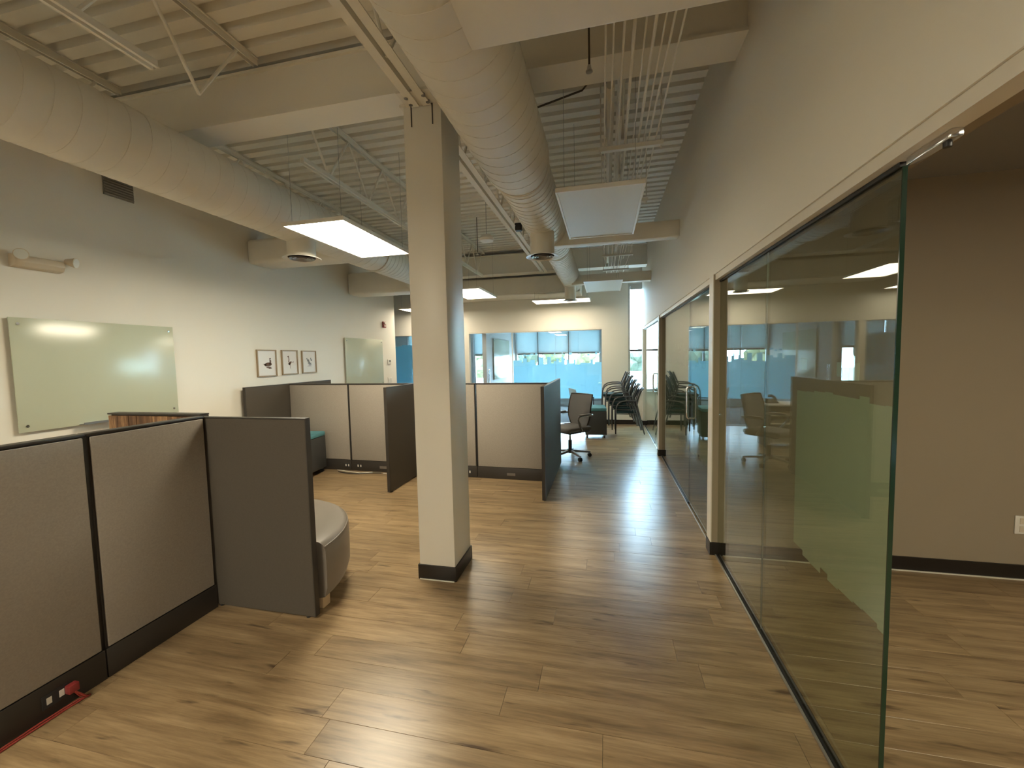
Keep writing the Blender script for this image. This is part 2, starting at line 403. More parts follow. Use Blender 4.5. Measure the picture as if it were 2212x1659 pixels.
for k_, (ya, yb) in enumerate(((-4.6, 3.388), (3.504, 6.618), (6.733, 9.489))):
    struct(MB().box(.808, .866, ya, yb, 2.122, 2.1645).build('trim_%d' % (9+k_), 'trim_white'))
def pane_y(parent, y0, y1, name='pane', edge0=False, z1=2.108):
    p = MB().box(GX-.006, GX+.006, y0, y1, .012, z1).build(name, 'sheet_glass', parent)
    return p
def handle(parent, y, z0, z1, side):
    x = GX + side*.045; r = .045
    pts = [(GX+side*.007, y, z0), (x-side*.012, y, z0), (x, y, z0+.02), (x, y, z0+.06), (x, y, z1-.06), (x, y, z1-.02), (x-side*.012, y, z1), (GX+side*.007, y, z1)]
    return MB().tube(pts, .0125, 10).build('handle', 'chrome', parent, smooth=True)
# near partition: two panes, open doorway towards the camera
g1 = thing('glass_partition', 'near greenish frameless glass screen ending in mid-air beside taupe wall', 'glass screen', (GX, 2.4, 0))
pane_y(g1, 2.482, 3.388); pn = pane_y(g1, 1.455, 2.478)
e = MB().box(GX-.0062, GX+.0062, 1.4505, 1.4548, .012, 2.108).build('pane_edge', 'glass_edge', pn)
MB().box(GX-.004, GX+.004, 2.4785, 2.4815, .012, 2.108).build('butt_joint', 'grey_metal', g1)
MB().box(GX-.016, GX+.016, 1.455, 3.389, 0, .012).build('floor_channel', 'seal_black', g1)
MB().box(GX-.026, GX-.017, 1.455, 3.389, 0, .009).build('channel_lip', 'aluminium', g1)
MB().box(GX-.012, GX+.012, 1.455, 3.389, 2.108, 2.1215).build('head_seal', 'seal_black', g1)
film_y('frost_film', g1, GX+.0075, 1.456, 2.12, 1.40, .69, 'frost_film', 3, .02, .03)
struct(MB().box(.867, .95, -4.6, 3.389, 2.150, 2.164).build('trim_6', 'taupe_paint'))
t = thing('door_pivot', 'small metal pivot fitting on header at near glass edge', 'fitting', (GX, 1.35, 2.12))
MB().box(GX-.012, GX+.014, 1.27, 1.43, 2.100, 2.1215).build('pivot_body', 'chrome', t, bevel=.003)
MB().cyl((GX, 1.30, 2.088), (GX, 1.30, 2.100), .009).build('pivot_pin', 'black_metal', t, smooth=True)
def bay(name, label, y0, y1, jy, seed):
    g = thing(name, label, 'glass screen', (GX, (y0+y1)/2, 0))
    pane_y(g, jy+.003, y1-.002)
    MB().box(GX-.016, GX+.016, jy, y1-.002, 0, .012).build('floor_channel', 'seal_black', g)
    MB().box(GX-.026, GX-.017, y0, y1-.002, 0, .006).build('channel_lip', 'aluminium', g)
    MB().box(GX-.012, GX+.012, y0, y1, 2.108, 2.1215).build('head_seal', 'seal_black', g)
    film_y('frost_film', g, GX+.0075, jy+.02, y1-.01, 1.44, .62, 'frost_film', seed)
    return g
def gdoor(n, y0, y1, hy, seed, label):
    d = bpy.data.objects.new('door_%d' % n, None); C.objects.link(d); d.location = (GX, y0, 0); ORG[d.name] = d.location.copy(); struct(d)
    pane_y(d, y0, y1, 'door_leaf', z1=2.106)
    MB().box(GX-.004, GX+.004, y1+.0003, y1+.0027, .012, 2.106).build('edge_seal', 'seal_black', d)
    handle(d, hy, .92, 1.24, -1); handle(d, hy, .92, 1.24, 1)
    MB().box(GX-.014, GX+.014, y0, y0+.16, .004, .055).build('patch_fitting', 'chrome', d, bevel=.002)
    MB().box(GX-.014, GX+.014, y0, y0+.16, 2.062, 2.107).build('patch_fitting', 'chrome', d, bevel=.002)
    film_y('frost_film', d, GX+.0075, y0+.02, y1-.005, 1.44, .62, 'frost_film', seed)
bay('glass_partition', 'middle glass screen with tall door handle between white wall ends', 3.51, 6.618, 4.53, 11)
gdoor(1, 3.512, 4.527, 4.44, 12, '')
bay('glass_partition', 'far glass screen lit blue by the window behind it', 6.735, 9.488, 7.56, 13)
gdoor(2, 6.737, 7.557, 7.46, 14, '')
# back glazing
gb = thing('office_glass_front', 'long office glass front under the back wall with frosted skyline film', 'glass front', (-3, 9.65, 0))
for x0, x1 in ((-6.9, -5.75), (-5.745, -4.6), (-4.595, -3.385), (-2.165, -1.142), (-1.138, -.083)):
    MB().box(x0, x1, 9.640, 9.652, .012, 2.15).build('pane', 'office_glass', gb)
for x0, x1 in ((-6.9, -3.385), (-2.165, -.083)):
    MB().box(x0, x1, 9.63, 9.662, 0, .012).build('floor_channel', 'aluminium', gb); MB().box(x0, x1, 9.63, 9.662, 2.15, 2.164).build('head_channel', 'aluminium', gb)
for xx in (-1.14,): MB().box(xx-.0018, xx+.0018, 9.642, 9.650, .012, 2.15).build('butt_joint', 'grey_metal', gb)
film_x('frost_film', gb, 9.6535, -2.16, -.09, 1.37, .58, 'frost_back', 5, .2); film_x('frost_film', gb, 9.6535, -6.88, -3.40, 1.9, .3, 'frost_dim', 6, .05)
d3 = bpy.data.objects.new('door_3', None); C.objects.link(d3); d3.location = (-3.2, 9.646, 0); ORG[d3.name] = d3.location.copy(); struct(d3)
MB().box(-3.22, -2.19, 9.640, 9.652, .01, 2.14).build('door_leaf', 'office_glass', d3)
for s in (-1, 1):
    yy = 9.646+s*.05
    MB().tube([(-2.78, 9.646+s*.007, .95), (-2.78, yy, .955), (-2.78, yy, 1.02), (-2.78, yy, 1.2), (-2.78, yy, 1.285), (-2.78, 9.646+s*.007, 1.29)], .012, 8).build('handle', 'chrome', d3, smooth=True)
struct(MB().box(-2.188, -2.167, 9.635, 9.657, 0, 2.164).build('trim_7', 'trim_white'))
struct(MB().box(-3.25, -.08, 9.598, 9.604, 2.165, 2.20).build('trim_8', 'trim_white'))

# ------------------------------------------------------------------ column, beams, joists
t = thing('column', 'square white steel column with black base trim in room centre', 'column', (-1.18, 2.815, 0))
MB().box(-1.315, -1.045, 2.645, 2.985, .0, 3.27).build('shaft', 'trim_white', t, bevel=.006)
bt = MB().box(-1.325, -1.035, 2.635, 2.995, 0, .105).build('base_trim', 'baseboard_vinyl', t, bevel=.004)
MB().box(-1.31, -1.05, 2.628, 2.634, 0, .006).build('trim_line', 'plastic_white', bt)
cap = MB().box(-1.29, -1.07, 2.50, 2.645, 3.262, 3.278).box(-1.34, -1.02, 2.645, 3.0, 3.27, 3.285).build('cap_plate', 'trim_white', t)
for dx in (-.06, .06):
    for yy in (2.54, 2.61): MB().cyl((-1.18+dx, yy, 3.248), (-1.18+dx, yy, 3.263), .014, n=6).build('bolt', 'grey_metal', t)
for dx in (-.075, .075): MB().box(-1.18+dx-.003, -1.18+dx+.003, 2.640, 2.646, 3.13, 3.262).build('stiffener', 'panel_trim', t)
def wbeam(y, x0, x1, zb, zt, label, w=.28):
    t = thing('steel_beam', label, 'beam', ((x0+x1)/2, y+w/2, zb), 'painted roof beams')
    MB().box(x0, x1, y, y+w, zb, zb+.018).build('bottom_flange', 'ceiling_paint', t)
    MB().box(x0, x1, y+w/2-.10, y+w/2+.10, zb+.018, zt-.018).build('web', 'ceiling_paint', t)
    MB().box(x0, x1, y, y+w, zt-.018, zt).build('top_flange', 'ceiling_paint', t)
wbeam(2.68, -4.68, .80, 3.39, 3.74, 'deep painted roof beam crossing over the column', .25)
wbeam(8.46, -4.68, .80, 3.32, 3.72, 'painted roof beam crossing near the back wall')
def joist(x, y0, y1, label, wide=False, short=.12, zb=3.25, zt=3.785):
    t = thing('bar_joist', label, 'joist', (x, (y0+y1)/2, zb), 'open-web roof joists')
    for s in (-1, 1):
        a = x + s*.014; b_ = x + s*(.068 if wide else .032)
        MB().prism([(a, zt), (b_, zt), (b_, zt-.007), (a+s*.007, zt-.007), (a+s*.007, zt-.05), (a, zt-.05)], 'y', y0, y1).build('top_chord', 'ceiling_paint', t)
        MB().prism([(a, zb), (b_, zb), (b_, zb+.007), (a+s*.007, zb+.007), (a+s*.007, zb+.045), (a, zb+.045)], 'y', y0+.12, y1-short).build('bottom_chord', 'ceiling_paint', t)
    n = max(2, round((y1-y0-.3)/.62)); d = (y1-y0-.3)/n
    for i in range(n):
        ya = y0+.15+i*d
        MB().cyl((x, ya, zt-.03), (x, ya+d/2, zb+.02), .011, n=8).build('web_bar', 'ceiling_paint', t, smooth=True)
        MB().cyl((x, ya+d/2, zb+.02), (x, ya+d, zt-.03), .011, n=8).build('web_bar', 'ceiling_paint', t, smooth=True)
joist(-1.18, -4.5, 2.66, 'open-web joist running from overhead to the column top', True, .02)
joist(-1.18, 2.98, 8.44, 'open-web joist running back from the column beside the big duct', True)
joist(-2.48, -4.5, 2.66, 'open-web joist overhead at left, in front of the deep beam', False, .72)
joist(-2.48, 2.98, 8.44, 'open-web joist left of the column with zigzag web in view')
joist(-3.78, -4.5, 2.66, 'open-web joist above the left duct, in front of the deep beam')
joist(-3.78, 2.98, 8.44, 'open-web joist above the left duct, behind the deep beam')
joist(.14, 2.98, 8.44, 'open-web joist above the conduit rack by the right wall')
joist(-2.48, 8.75, 9.59, 'short open-web joist stub at the back wall')
# cross bracing pieces
tag(MB().tube([(-2.46, 4.9, 3.30), (-1.20, 5.0, 3.33)], .012, 6).build('bridging_bar', 'ceiling_paint', smooth=True), 'thin bridging rod between the two joists left of the column', 'brace')
tag(MB().tube([(-2.50, 5.1, 3.72), (-3.2, 4.9, 3.5), (-3.76, 4.8, 3.30)], .010, 6).build('bridging_bar', 'ceiling_paint', smooth=True), 'thin sloping bridging rod above the left duct', 'brace')
tag(MB().box(-1.12, -1.04, 5.26, 5.34, 3.20, 3.29).build('junction_box', 'black_plastic', bevel=.004), 'small black junction box on joist beside big duct', 'box')

# ------------------------------------------------------------------ ducts
def rduct(label, x, z, secs, yend, loc, name='spiral_duct'):
    t = thing(name, label, 'duct', loc)
    n = 40
    prof = []   # list of (y, r)
    for (ya, yb, r) in secs: prof += [(ya, r), (yb, r)]
    vs = []; fs = []
    for y, r in prof:
        for i in range(n): a = 2*math.pi*i/n; vs.append((x+r*math.cos(a), y, z+r*math.sin(a)))
    for k in range(len(prof)-1):
        for i in range(n): j = (i+1) % n; fs.append((k*n+i, k*n+j, (k+1)*n+j, (k+1)*n+i))
    fs.append(tuple(range(n))); fs.append(tuple(range((len(prof)-1)*n, len(prof)*n)))
    bd = MB().add(vs, fs).build('duct_body', 'duct_paint', t, smooth=True)
    for q, (ya, yb, r) in enumerate(secs):
        pts = []; pitch = .125 if q < 1 else .10; k = int((yb-ya)/pitch*28)
        for i in range(k): a = 2*math.pi*i/28; pts.append((x+(r+.001)*math.cos(a), ya+i*pitch/28, z+(r+.001)*math.sin(a)))
        MB().tube(pts, .0016 if q < 1 else .0035, 4).build('spiral_seam', 'duct_paint', bd, smooth=True)
        if q:
            MB().tube([(x+(r+.004)*math.cos(2*math.pi*i/n), ya, z+(r+.004)*math.sin(2*math.pi*i/n)) for i in range(n)], .010, 6, True).build('coupling_ring', 'duct_paint', bd, smooth=True)
    return t
rduct('big white spiral duct passing right of the column', -.655, 3.085, [(-4.5, 3.15, .255), (3.30, 5.6, .225), (5.75, 8.72, .185)], 0, (-.655, 2, 2.83))
dl = rduct('big white spiral duct along the left wall', -3.19, 3.08, [(-4.5, 5.2, .245), (5.35, 7.35, .235)], 0, (-3.19, 2, 2.83))
def bduct(label, x0, x1, y0, y1, z0, z1, bev, group='rectangular branch ducts'):
    t = thing('branch_duct', label, 'duct', ((x0+x1)/2, (y0+y1)/2, z0), group)
    MB().box(x0, x1, y0, y1, z0, z1).build('duct_body', 'duct_paint', t, bevel=bev, seg=4)
    return t
bduct('rectangular branch duct overhead, from big duct to the right wall', -.62, .80, .85, 1.74, 2.86, 3.12, .02)
bduct('shallow branch duct beside the big unlit panel, into right wall', -.60, .80, 4.88, 5.02, 2.86, 3.04, .008)
bduct('shallow branch duct above the small unlit panel, into right wall', -.60, .80, 7.76, 7.90, 2.89, 3.06, .008)
bduct('rectangular branch duct into left wall near round diffuser', -4.68, -3.16, 4.68, 5.10, 2.90, 3.22, .05)
bduct('rectangular branch duct into left wall further back', -4.68, -3.16, 6.88, 7.30, 2.80, 3.2, .05)
bduct('long box duct along the top of the back wall', -3.45, -.5, 8.80, 9.597, 2.92, 3.30, .03)
def diffuser(label, x, y, z, r, ztop):
    t = thing('round_diffuser', label, 'diffuser', (x, y, z), 'round ceiling diffusers')
    MB().lathe([(r*.74, z+.012), (r*.74, ztop), (r*.70, ztop), (r*.70, z+.012)], (x, y, 0)).build('neck', 'duct_paint', t, smooth=True)
    MB().lathe([(r*.74, z+.016), (r*.9, z+.010), (r, z+.002), (r, z-.004), (r*.86, z+.002), (r*.72, z+.008)], (x, y, 0)).build('flange', 'plastic_white', t, smooth=True)
    for k, q in enumerate((.66, .48, .30)):
        MB().lathe([(r*q, z-.004), (r*(q-.10), z+.018), (r*(q-.11), z+.018), (r*(q-.012), z-.006), (r*q, z-.004)], (x, y, 0)).build('cone_ring', 'grey_metal', t, smooth=True)
    MB().lathe([(0, z+.024), (r*.68, z+.024)], (x, y, 0)).build('throat', 'black_plastic', t)
diffuser('round diffuser on long neck under the big central duct', -.652, 4.45, 2.645, .175, 2.95)
diffuser('round diffuser at the far end of the big central duct', -.655, 8.10, 2.65, .145, 2.95)
diffuser('round diffuser under the left duct beside the lit panel', -3.17, 3.88, 2.68, .19, 2.90)

# conduits and hangers by the right wall
cx = [.0, .05, .11, .16, .20, .24, .28, .33, .385]
for i, x in enumerate(cx):
    r = (.0055, .005, .006, .009, .005, .009, .005, .006, .0055)[i]; y1 = (8.4, 7.9, 8.4, 8.2, 6.6, 8.4, 8.4, 7.2, 8.4)[i]
    pts = [(x, -1.0, 3.17+r)] + [(x + .012*math.sin(i+k), -1+ (y1+1)*k/6, 3.17+r+.004*math.sin(2.3*i+k)) for k in range(1, 6)] + [(x*.8+.03, y1, 3.17+r)]
    tag(MB().tube(pts, r, 8).build('conduit', 'duct_paint', smooth=True), 'thin painted conduit in the ceiling rack, %s from the right wall' % ('ninth', 'eighth', 'seventh', 'sixth', 'fifth', 'fourth', 'third', 'second', 'first')[i], 'conduit', 'conduits in the ceiling rack')
for k, y in enumerate((3.35, 4.5, 5.65, 6.8, 7.95)):
    t = thing('conduit_hanger', ('painted trapeze hanger under the conduits, number %s from the camera' % ('first', 'second', 'third', 'fourth', 'fifth', 'sixth')[k]).replace('number ', ''), 'hanger', (.2, y, 3.13), 'trapeze hangers under the conduits')
    MB().box(-.04, .43, y-.02, y+.02, 3.135, 3.165).build('strut', 'duct_paint', t)
    for x in (-.025, .415): MB().cyl((x, y, 3.12), (x, y, 3.80), .005, n=6).build('threaded_rod', 'duct_paint', t)
tag(MB().tube([(.045, 2.98, 3.40), (.045, 5.5, 3.40), (.045, 8.4, 3.40)], .030, 12).build('pipe', 'duct_paint', smooth=True), 'thick painted pipe above the conduit rack', 'pipe')
t = thing('sprinkler_pipe', 'dark sprinkler branch pipe bending under the deck beside the conduits', 'pipe', (0, 3.5, 3.7))
MB().tube([(-.56, 3.32, 3.70), (-.02, 3.335, 3.70), (.005, 3.345, 3.70), (.01, 3.37, 3.70), (.03, 4.17, 3.70)], .012, 8).build('branch_pipe', 'panel_dark', t, smooth=True)
MB().tube([(-.56, 3.62, 3.70), (-.17, 3.52, 3.72), (-.10, 3.50, 3.78)], .008, 6).build('sway_brace', 'panel_dark', t, smooth=True)
MB().cyl((.03, 4.17, 3.66), (.03, 4.17, 3.70), .018, .012, n=10).build('sprinkler_head', 'chrome', t, smooth=True)
for k, (x, y, z0) in enumerate(((-.08, 2.50, 3.2), (-1.95, 6.3, 3.2))):
    t = thing('sprinkler', ('pendent sprinkler drop in front of the deep beam', 'pendent sprinkler drop behind the column')[k], 'sprinkler', (x, y, z0), 'sprinkler drops')
    MB().cyl((x, y, z0+.03), (x, y, 3.80), .006, n=8).build('drop_pipe', 'panel_dark', t, smooth=True)
    MB().cyl((x, y, z0), (x, y, z0+.03), .016, .010, n=8).build('head', 'chrome', t, smooth=True)
    MB().cyl((x, y, z0-.006), (x, y, z0), .020, n=12).build('deflector', 'chrome', t)
t = thing('pendant_disc', 'small white disc hung on a thin rod behind the column', 'pendant', (-1.27, 4.45, 2.85))
MB().lathe([(0, 2.855), (.075, 2.862), (.085, 2.885), (.06, 2.92), (.0, 2.93)], (-1.27, 4.45, 0)).build('dome', 'plastic_white', t, smooth=True)
MB().cyl((-1.27, 4.45, 2.925), (-1.27, 4.45, 3.80), .003, n=6).build('rod', 'grey_metal', t)

# ------------------------------------------------------------------ panel lights
def panel(label, x0, x1, y0, y1, on, z=2.73, top=3.80):
    t = thing('panel_light', label, 'ceiling light', ((x0+x1)/2, (y0+y1)/2, z), 'suspended flat panel lights'); e = .014
    MB().box(x0, x1, y0, y0+e, z, z+.03).box(x0, x1, y1-e, y1, z, z+.03).box(x0, x0+e, y0+e, y1-e, z, z+.03).box(x1-e, x1, y0+e, y1-e, z, z+.03).build('frame', 'lamp_frame', t)
    MB().box(x0+e, x1-e, y0+e, y1-e, z+.006, z+.012).build('diffuser', on if isinstance(on, str) else 'lamp_on' if on else 'lamp_off', t)
    MB().box(x0+e, x1-e, y0+e, y1-e, z+.02, z+.03).build('back_plate', 'lamp_frame', t)
    for xx in (x0+.06, x1-.06):
        for yy in (y0+.06, y1-.06): MB().cyl((xx, yy, z+.03), (xx, yy, top), .0015, n=5, cap=False).build('hanger_wire', 'grey_metal', t)
panel('lit panel light left of the column, the biggest lit one', -2.68, -2.08, 3.05, 4.23, True)
panel('big unlit panel light right of the round duct', -.34, .27, 2.98, 4.18, False)
panel('lit panel light just right of the column, far back', -2.65, -2.04, 6.62, 7.80, 'lamp_dimmed')
panel('small unlit panel light in front of tall narrow window', -.33, .27, 6.62, 7.80, False)
panel('lit panel light lying crosswise above the office glass front', -1.49, -.30, 8.48, 9.09, 'lamp_dimmed', top=2.919)
panel('lit panel light at the end of the left wall', -4.66, -3.48, 8.75, 9.35, 'lamp_dimmed')
panel('added unseen lit panel light over the front cubicle, behind the viewer', -2.68, -2.08, -1.35, -.17, True)  # extra lamp out of view, added to brighten the foreground
panel('added unseen lit flush ceiling panel in the taupe room, beside the viewer', 2.3, 2.9, -.6, .6, True, 2.690, 2.721)  # out-of-frame lamp added to light the taupe wall and its floor
panel('added unseen lit panel light near the front wall, behind the viewer', -2.68, -2.08, -4.1, -2.92, True)  # another unseen lamp, put in for more light from behind the camera


# ------------------------------------------------------------------ cubicle panels
PH = 1.25
def cub(label, p0, p1, outlet=None, group='grey fabric cubicle panels'):
    # fabric side is the left side of direction p0 -> p1; built along local x
    p0 = Vector((*p0, 0)); p1 = Vector((*p1, 0)); L_ = (p1-p0).length; a = math.atan2(p1.y-p0.y, p1.x-p0.x)
    t = thing('cubicle_panel', label, 'partition', (0, 0, 0), group)
    th = .03
    MB().box(.004, L_-.004, -th+.006, th-.006, .02, PH-.012).build('frame', 'panel_trim', t)
    MB().box(0, L_, -th-.002, th+.002, PH-.014, PH).build('top_cap', 'panel_trim', t, bevel=.003)
    for s in (-1, 1):
        MB().box(.012, L_-.012, s*th-.006, s*th+.006, .155, PH-.018).build('fabric_tile', 'fabric_tile', t, bevel=.004)
        MB().box(.0, L_, s*(th+.001)-.007, s*(th+.001)+.007, .0, .15).build('raceway', 'panel_trim', t, bevel=.002)
    for q in (outlet or []):
        if q[1] == 'plate': MB().box(q[0]-.055, q[0]+.055, th+.008, th+.011, .05, .085).build('outlet_cover', 'raceway_grey', t)
        else:
            MB().box(q[0]-.045, q[0]+.045, th+.008, th+.012, .045, .105).build('outlet_plate', 'black_plastic', t)
            for s in (-.022, .022): MB().box(q[0]+s-.009, q[0]+s+.009, th+.0115, th+.014, .06, .09).build('jack', 'plastic_white', t)
    t.location = p0; t.rotation_euler = (0, 0, a); return t
def gable(label, p0, p1, PH=1.25, th=.036, group='charcoal end panels of the cubicles'):
    p0 = Vector((*p0, 0)); p1 = Vector((*p1, 0)); L_ = (p1-p0).length; a = math.atan2(p1.y-p0.y, p1.x-p0.x)
    t = thing('end_panel', label, 'partition', (0, 0, 0), group)
    MB().box(.002, L_-.002, -th/2, th/2, .015, PH-.004).build('panel_board', 'panel_dark', t)
    MB().box(0, L_, -th/2-.001, th/2+.001, PH-.004, PH+.006).build('top_edge', 'panel_trim', t, bevel=.002)
    MB().box(L_-.002, L_+.004, -th/2-.001, th/2+.001, .015, PH+.006).build('end_edge', 'panel_trim', t)
    for q in (.08, L_-.06): MB().cyl((q, 0, 0), (q, 0, .016), .015, n=10).build('glide', 'black_plastic', t)
    t.location = p0; t.rotation_euler = (0, 0, a); return t
# near-left run (fabric faces the aisle): direction +y has left side = -x, so run it backwards
cub('nearest cubicle panel cut off by the left picture edge', (-2.503, 1.465), (-2.503, .26), [(.20, 'box'), (.55, 'plate')])
cub('near-left cubicle panel next to the charcoal end panel', (-2.503, 2.075), (-2.503, 1.471))
cub('near-left cubicle panel out of view behind the camera', (-2.503, .254), (-2.503, -.95))
gable('nearest charcoal end panel standing in front of the grey ottoman', (-2.535, 2.10), (-1.742, 2.10), 1.236)
# middle row
xs = [-.69, -1.655, -2.54, -3.57, -4.585]; ym = lambda x: 5.09 + .034*(-.69-x)
lab = ['middle-row cubicle panel ending at the bluish end panel', 'middle-row cubicle panel half hidden by the column',
       'middle-row cubicle panel with a smudge, left of the dark end panel', 'middle-row cubicle panel in the corner by the left wall']
ol = [[(.14, 'none'), (.50, 'plate')], [(.12, 'box')], [(.52, 'plate'), (.9, 'box')], [(.06, 'box')]]
for i in range(4):
    xa = -2.534 if i == 2 else xs[i]-.004; xb = -2.486 if i == 1 else xs[i+1]+.004
    cub(lab[i], (xa, ym(xa)), (xb, ym(xb)), [q for q in ol[i] if q[1] != 'none'])
gable('bluish charcoal end panel beside the mesh office chair', (-.66, 5.955), (-.66, 4.335))
gable('dark charcoal end panel just left of the column', (-2.51, 5.97), (-2.51, 4.325))
gable('charcoal end panel nearest the left wall', (-4.60, 6.15), (-4.60, 4.43))

# ------------------------------------------------------------------ furniture
# ottoman (quarter round)
t = thing('ottoman', 'grey vinyl quarter-round ottoman on a wooden foot', 'ottoman', (-2.1, 2.5, 0))
def qr(r, z, n=14): return [(-2.44 + r*math.sin(a), 2.155 + r*math.cos(a)*1.02, z) for a in [math.pi/2*i/n for i in range(n+1)]]
prof = [(.66, .085), (.715, .10), (.735, .16), (.738, .28), (.735, .40), (.720, .435), (.69, .452), (.60, .460)]
vs = []; fs = []; n = 15
for r, z in prof: vs += qr(r, z) + [(-2.44, 2.155, z)]
w = n+1
for k in range(len(prof)-1):
    for i in range(w): j = (i+1) % w; fs.append((k*w+i, k*w+j, (k+1)*w+j, (k+1)*w+i))
fs.append(tuple(range(w))); fs.append(tuple(range((len(prof)-1)*w, len(prof)*w)))
MB().add(vs, fs).build('cushion_body', 'vinyl_grey', t, smooth=True, angle=50)
pp = qr(.728, .425); MB().tube([Vector(p) for p in pp], .005, 6).build('piping', 'vinyl_grey', t, smooth=True)
for x, y in ((-1.80, 2.22), (-2.38, 2.80), (-2.38, 2.22)): MB().box(x-.035, x+.035, y-.035, y+.035, 0, .088).build('foot', 'light_wood', t, bevel=.006)

def pedestal(label, x, y, rz, loc0=(0,0,0)):
    t = thing('mobile_pedestal', label, 'pedestal', (0, 0, 0), 'mobile pedestals with teal cushions')
    MB().box(-.20, .20, -.26, .26, .07, .52).build('body', 'pedestal_paint', t, bevel=.005)
    MB().box(-.20, .20, -.27, .265, .522, .585).build('cushion', 'teal_fabric', t, bevel=.018)
    for k, (a, b) in enumerate(((.08, .36), (.365, .515))):
        d = MB().box(-.195, .195, -.275, -.2605, a, b).build('drawer', 'pedestal_paint', t, bevel=.003)
        MB().box(-.06, .06, -.281, -.2755, b-.03, b-.015).build('pull', 'grey_metal', d)
    for sx in (-1, 1):
        for s2 in (-1, 1):
            c = MB().cyl((sx*.16-.012, s2*.21, .026), (sx*.16+.012, s2*.21, .026), .026, n=16).build('caster', 'black_plastic', t, smooth=True)
            MB().box(sx*.16-.018, sx*.16+.018, s2*.21-.012, s2*.21+.012, .045, .07).build('caster_fork', 'grey_metal', c)
    t.location = (x, y, 0); t.rotation_euler = (0, 0, rz); return t
pedestal('mobile pedestal with teal cushion in the aisle beside the office chair', -.20, 8.12, math.radians(184))
pedestal('mobile pedestal with teal cushion in cubicle behind the near end panel', -4.15, 4.84, math.radians(-84))

# office chair
t = thing('office_chair', 'grey mesh office chair on five-star base beside the bluish panel', 'office chair', (0, 0, 0))
MB().cyl((0, 0, .10), (0, 0, .27), .028).build('column_cover', 'black_plastic', t, smooth=True)
MB().cyl((0, 0, .27), (0, 0, .40), .016).build('gas_lift', 'chrome', t, smooth=True)
MB().cyl((0, 0, .075), (0, 0, .125), .05).build('hub', 'black_plastic', t, smooth=True)
for k in range(5):
    a = 2*math.pi*k/5 + .35; d = Vector((math.cos(a), math.sin(a), 0)); m = RZ(a)
    g = MB()
    pr = [(.03, .085), (.03, .122), (.31, .085), (.325, .07), (.30, .062)]
    v = [m @ Vector((p[0], -.018+.007*(p[0] > .2), p[1])) for p in pr] + [m @ Vector((p[0], .018-.007*(p[0] > .2), p[1])) for p in pr]
    f = [(0,1,2,3,4), (9,8,7,6,5)] + [(i, (i+1) % 5, 5+(i+1) % 5, 5+i) for i in range(5)]
    lg = g.add(v, f).build('base_leg', 'grey_metal', t)
    c = d*.305; ax = Vector((-d.y, d.x, 0))
    cs = MB().cyl(c+Vector((0,0,.029))-ax*.024, c+Vector((0,0,.029))-ax*.006, .029, n=16).cyl(c+Vector((0,0,.029))+ax*.006, c+Vector((0,0,.029))+ax*.024, .029, n=16).build('caster', 'black_plastic', t, smooth=True)
    MB().cyl(c+Vector((0,0,.03)), c+Vector((0,0,.066)), .008, n=8).build('caster_stem', 'black_metal', cs)
MB().box(-.12, .12, -.13, .13, .385, .425).build('mechanism', 'black_plastic', t, bevel=.012)
MB().box(-.24, .24, -.235, .245, .43, .495).build('seat', 'mesh_grey', t, bevel=.025, seg=3)   # faces +y
sf = MB().box(-.225, .225, -.22, .225, .41, .432).build('seat_pan', 'black_plastic', t, bevel=.008)
vs = []; fs = []; nx, nz = 9, 12
for s_ in (0, 1):
    for k in range(nz+1):
        q = k/nz; z = .47+.50*q; yb = -.235-.075*q+.03*math.sin(q*3.0)
        wd = .235-.075*max(0, 1-q/.38)**1.5-.012*max(0, (q-.85)/.15)
        for i in range(nx+1):
            u = i/nx*2-1; vs.append((u*wd, yb+.04*u*u - .012*s_, z))
A_ = (nx+1)*(nz+1)
for s in (0, 1):
    for k in range(nz):
        for i in range(nx): a = s*A_+k*(nx+1)+i; fs.append((a, a+1, a+nx+2, a+nx+1))
ring = [i for i in range(nx)] + [nx+(nx+1)*k for k in range(nz)] + [(nx+1)*nz+nx-i for i in range(nx)] + [(nx+1)*(nz-k) for k in range(nz)]
for i in range(len(ring)): j = (i+1) % len(ring); fs.append((ring[i], ring[j], A_+ring[j], A_+ring[i]))
bk = MB().add(vs, fs).build('backrest', 'mesh_grey', t, smooth=True)
pts = [Vector(vs[i])+Vector((0, -.006, 0)) for i in ring]; MB().tube(pts, .012, 6, True).build('back_frame', 'panel_trim', bk, smooth=True)
MB().tube([(0, -.10, .40), (0, -.24, .42), (0, -.30, .52), (0, -.285, .66)], .022, 8).build('back_spine', 'black_plastic', t, smooth=True)
for s in (-1, 1):
    MB().tube([(s*.25, -.24, .665), (s*.27, -.15, .67), (s*.275, .05, .67), (s*.275, .09, .655), (s*.275, .10, .62), (s*.265, .06, .55), (s*.235, -.03, .43), (s*.15, -.06, .405)], .015, 8).build('arm_loop', 'grey_metal', t, smooth=True)
    MB().box(s*.275-.028, s*.275+.028, -.17, .06, .678, .696).build('arm_pad', 'raceway_grey', t, bevel=.008)
t.location = (-.545, 6.36, 0); t.rotation_euler = (0, 0, math.atan2(-.76, -.65) - math.pi/2)

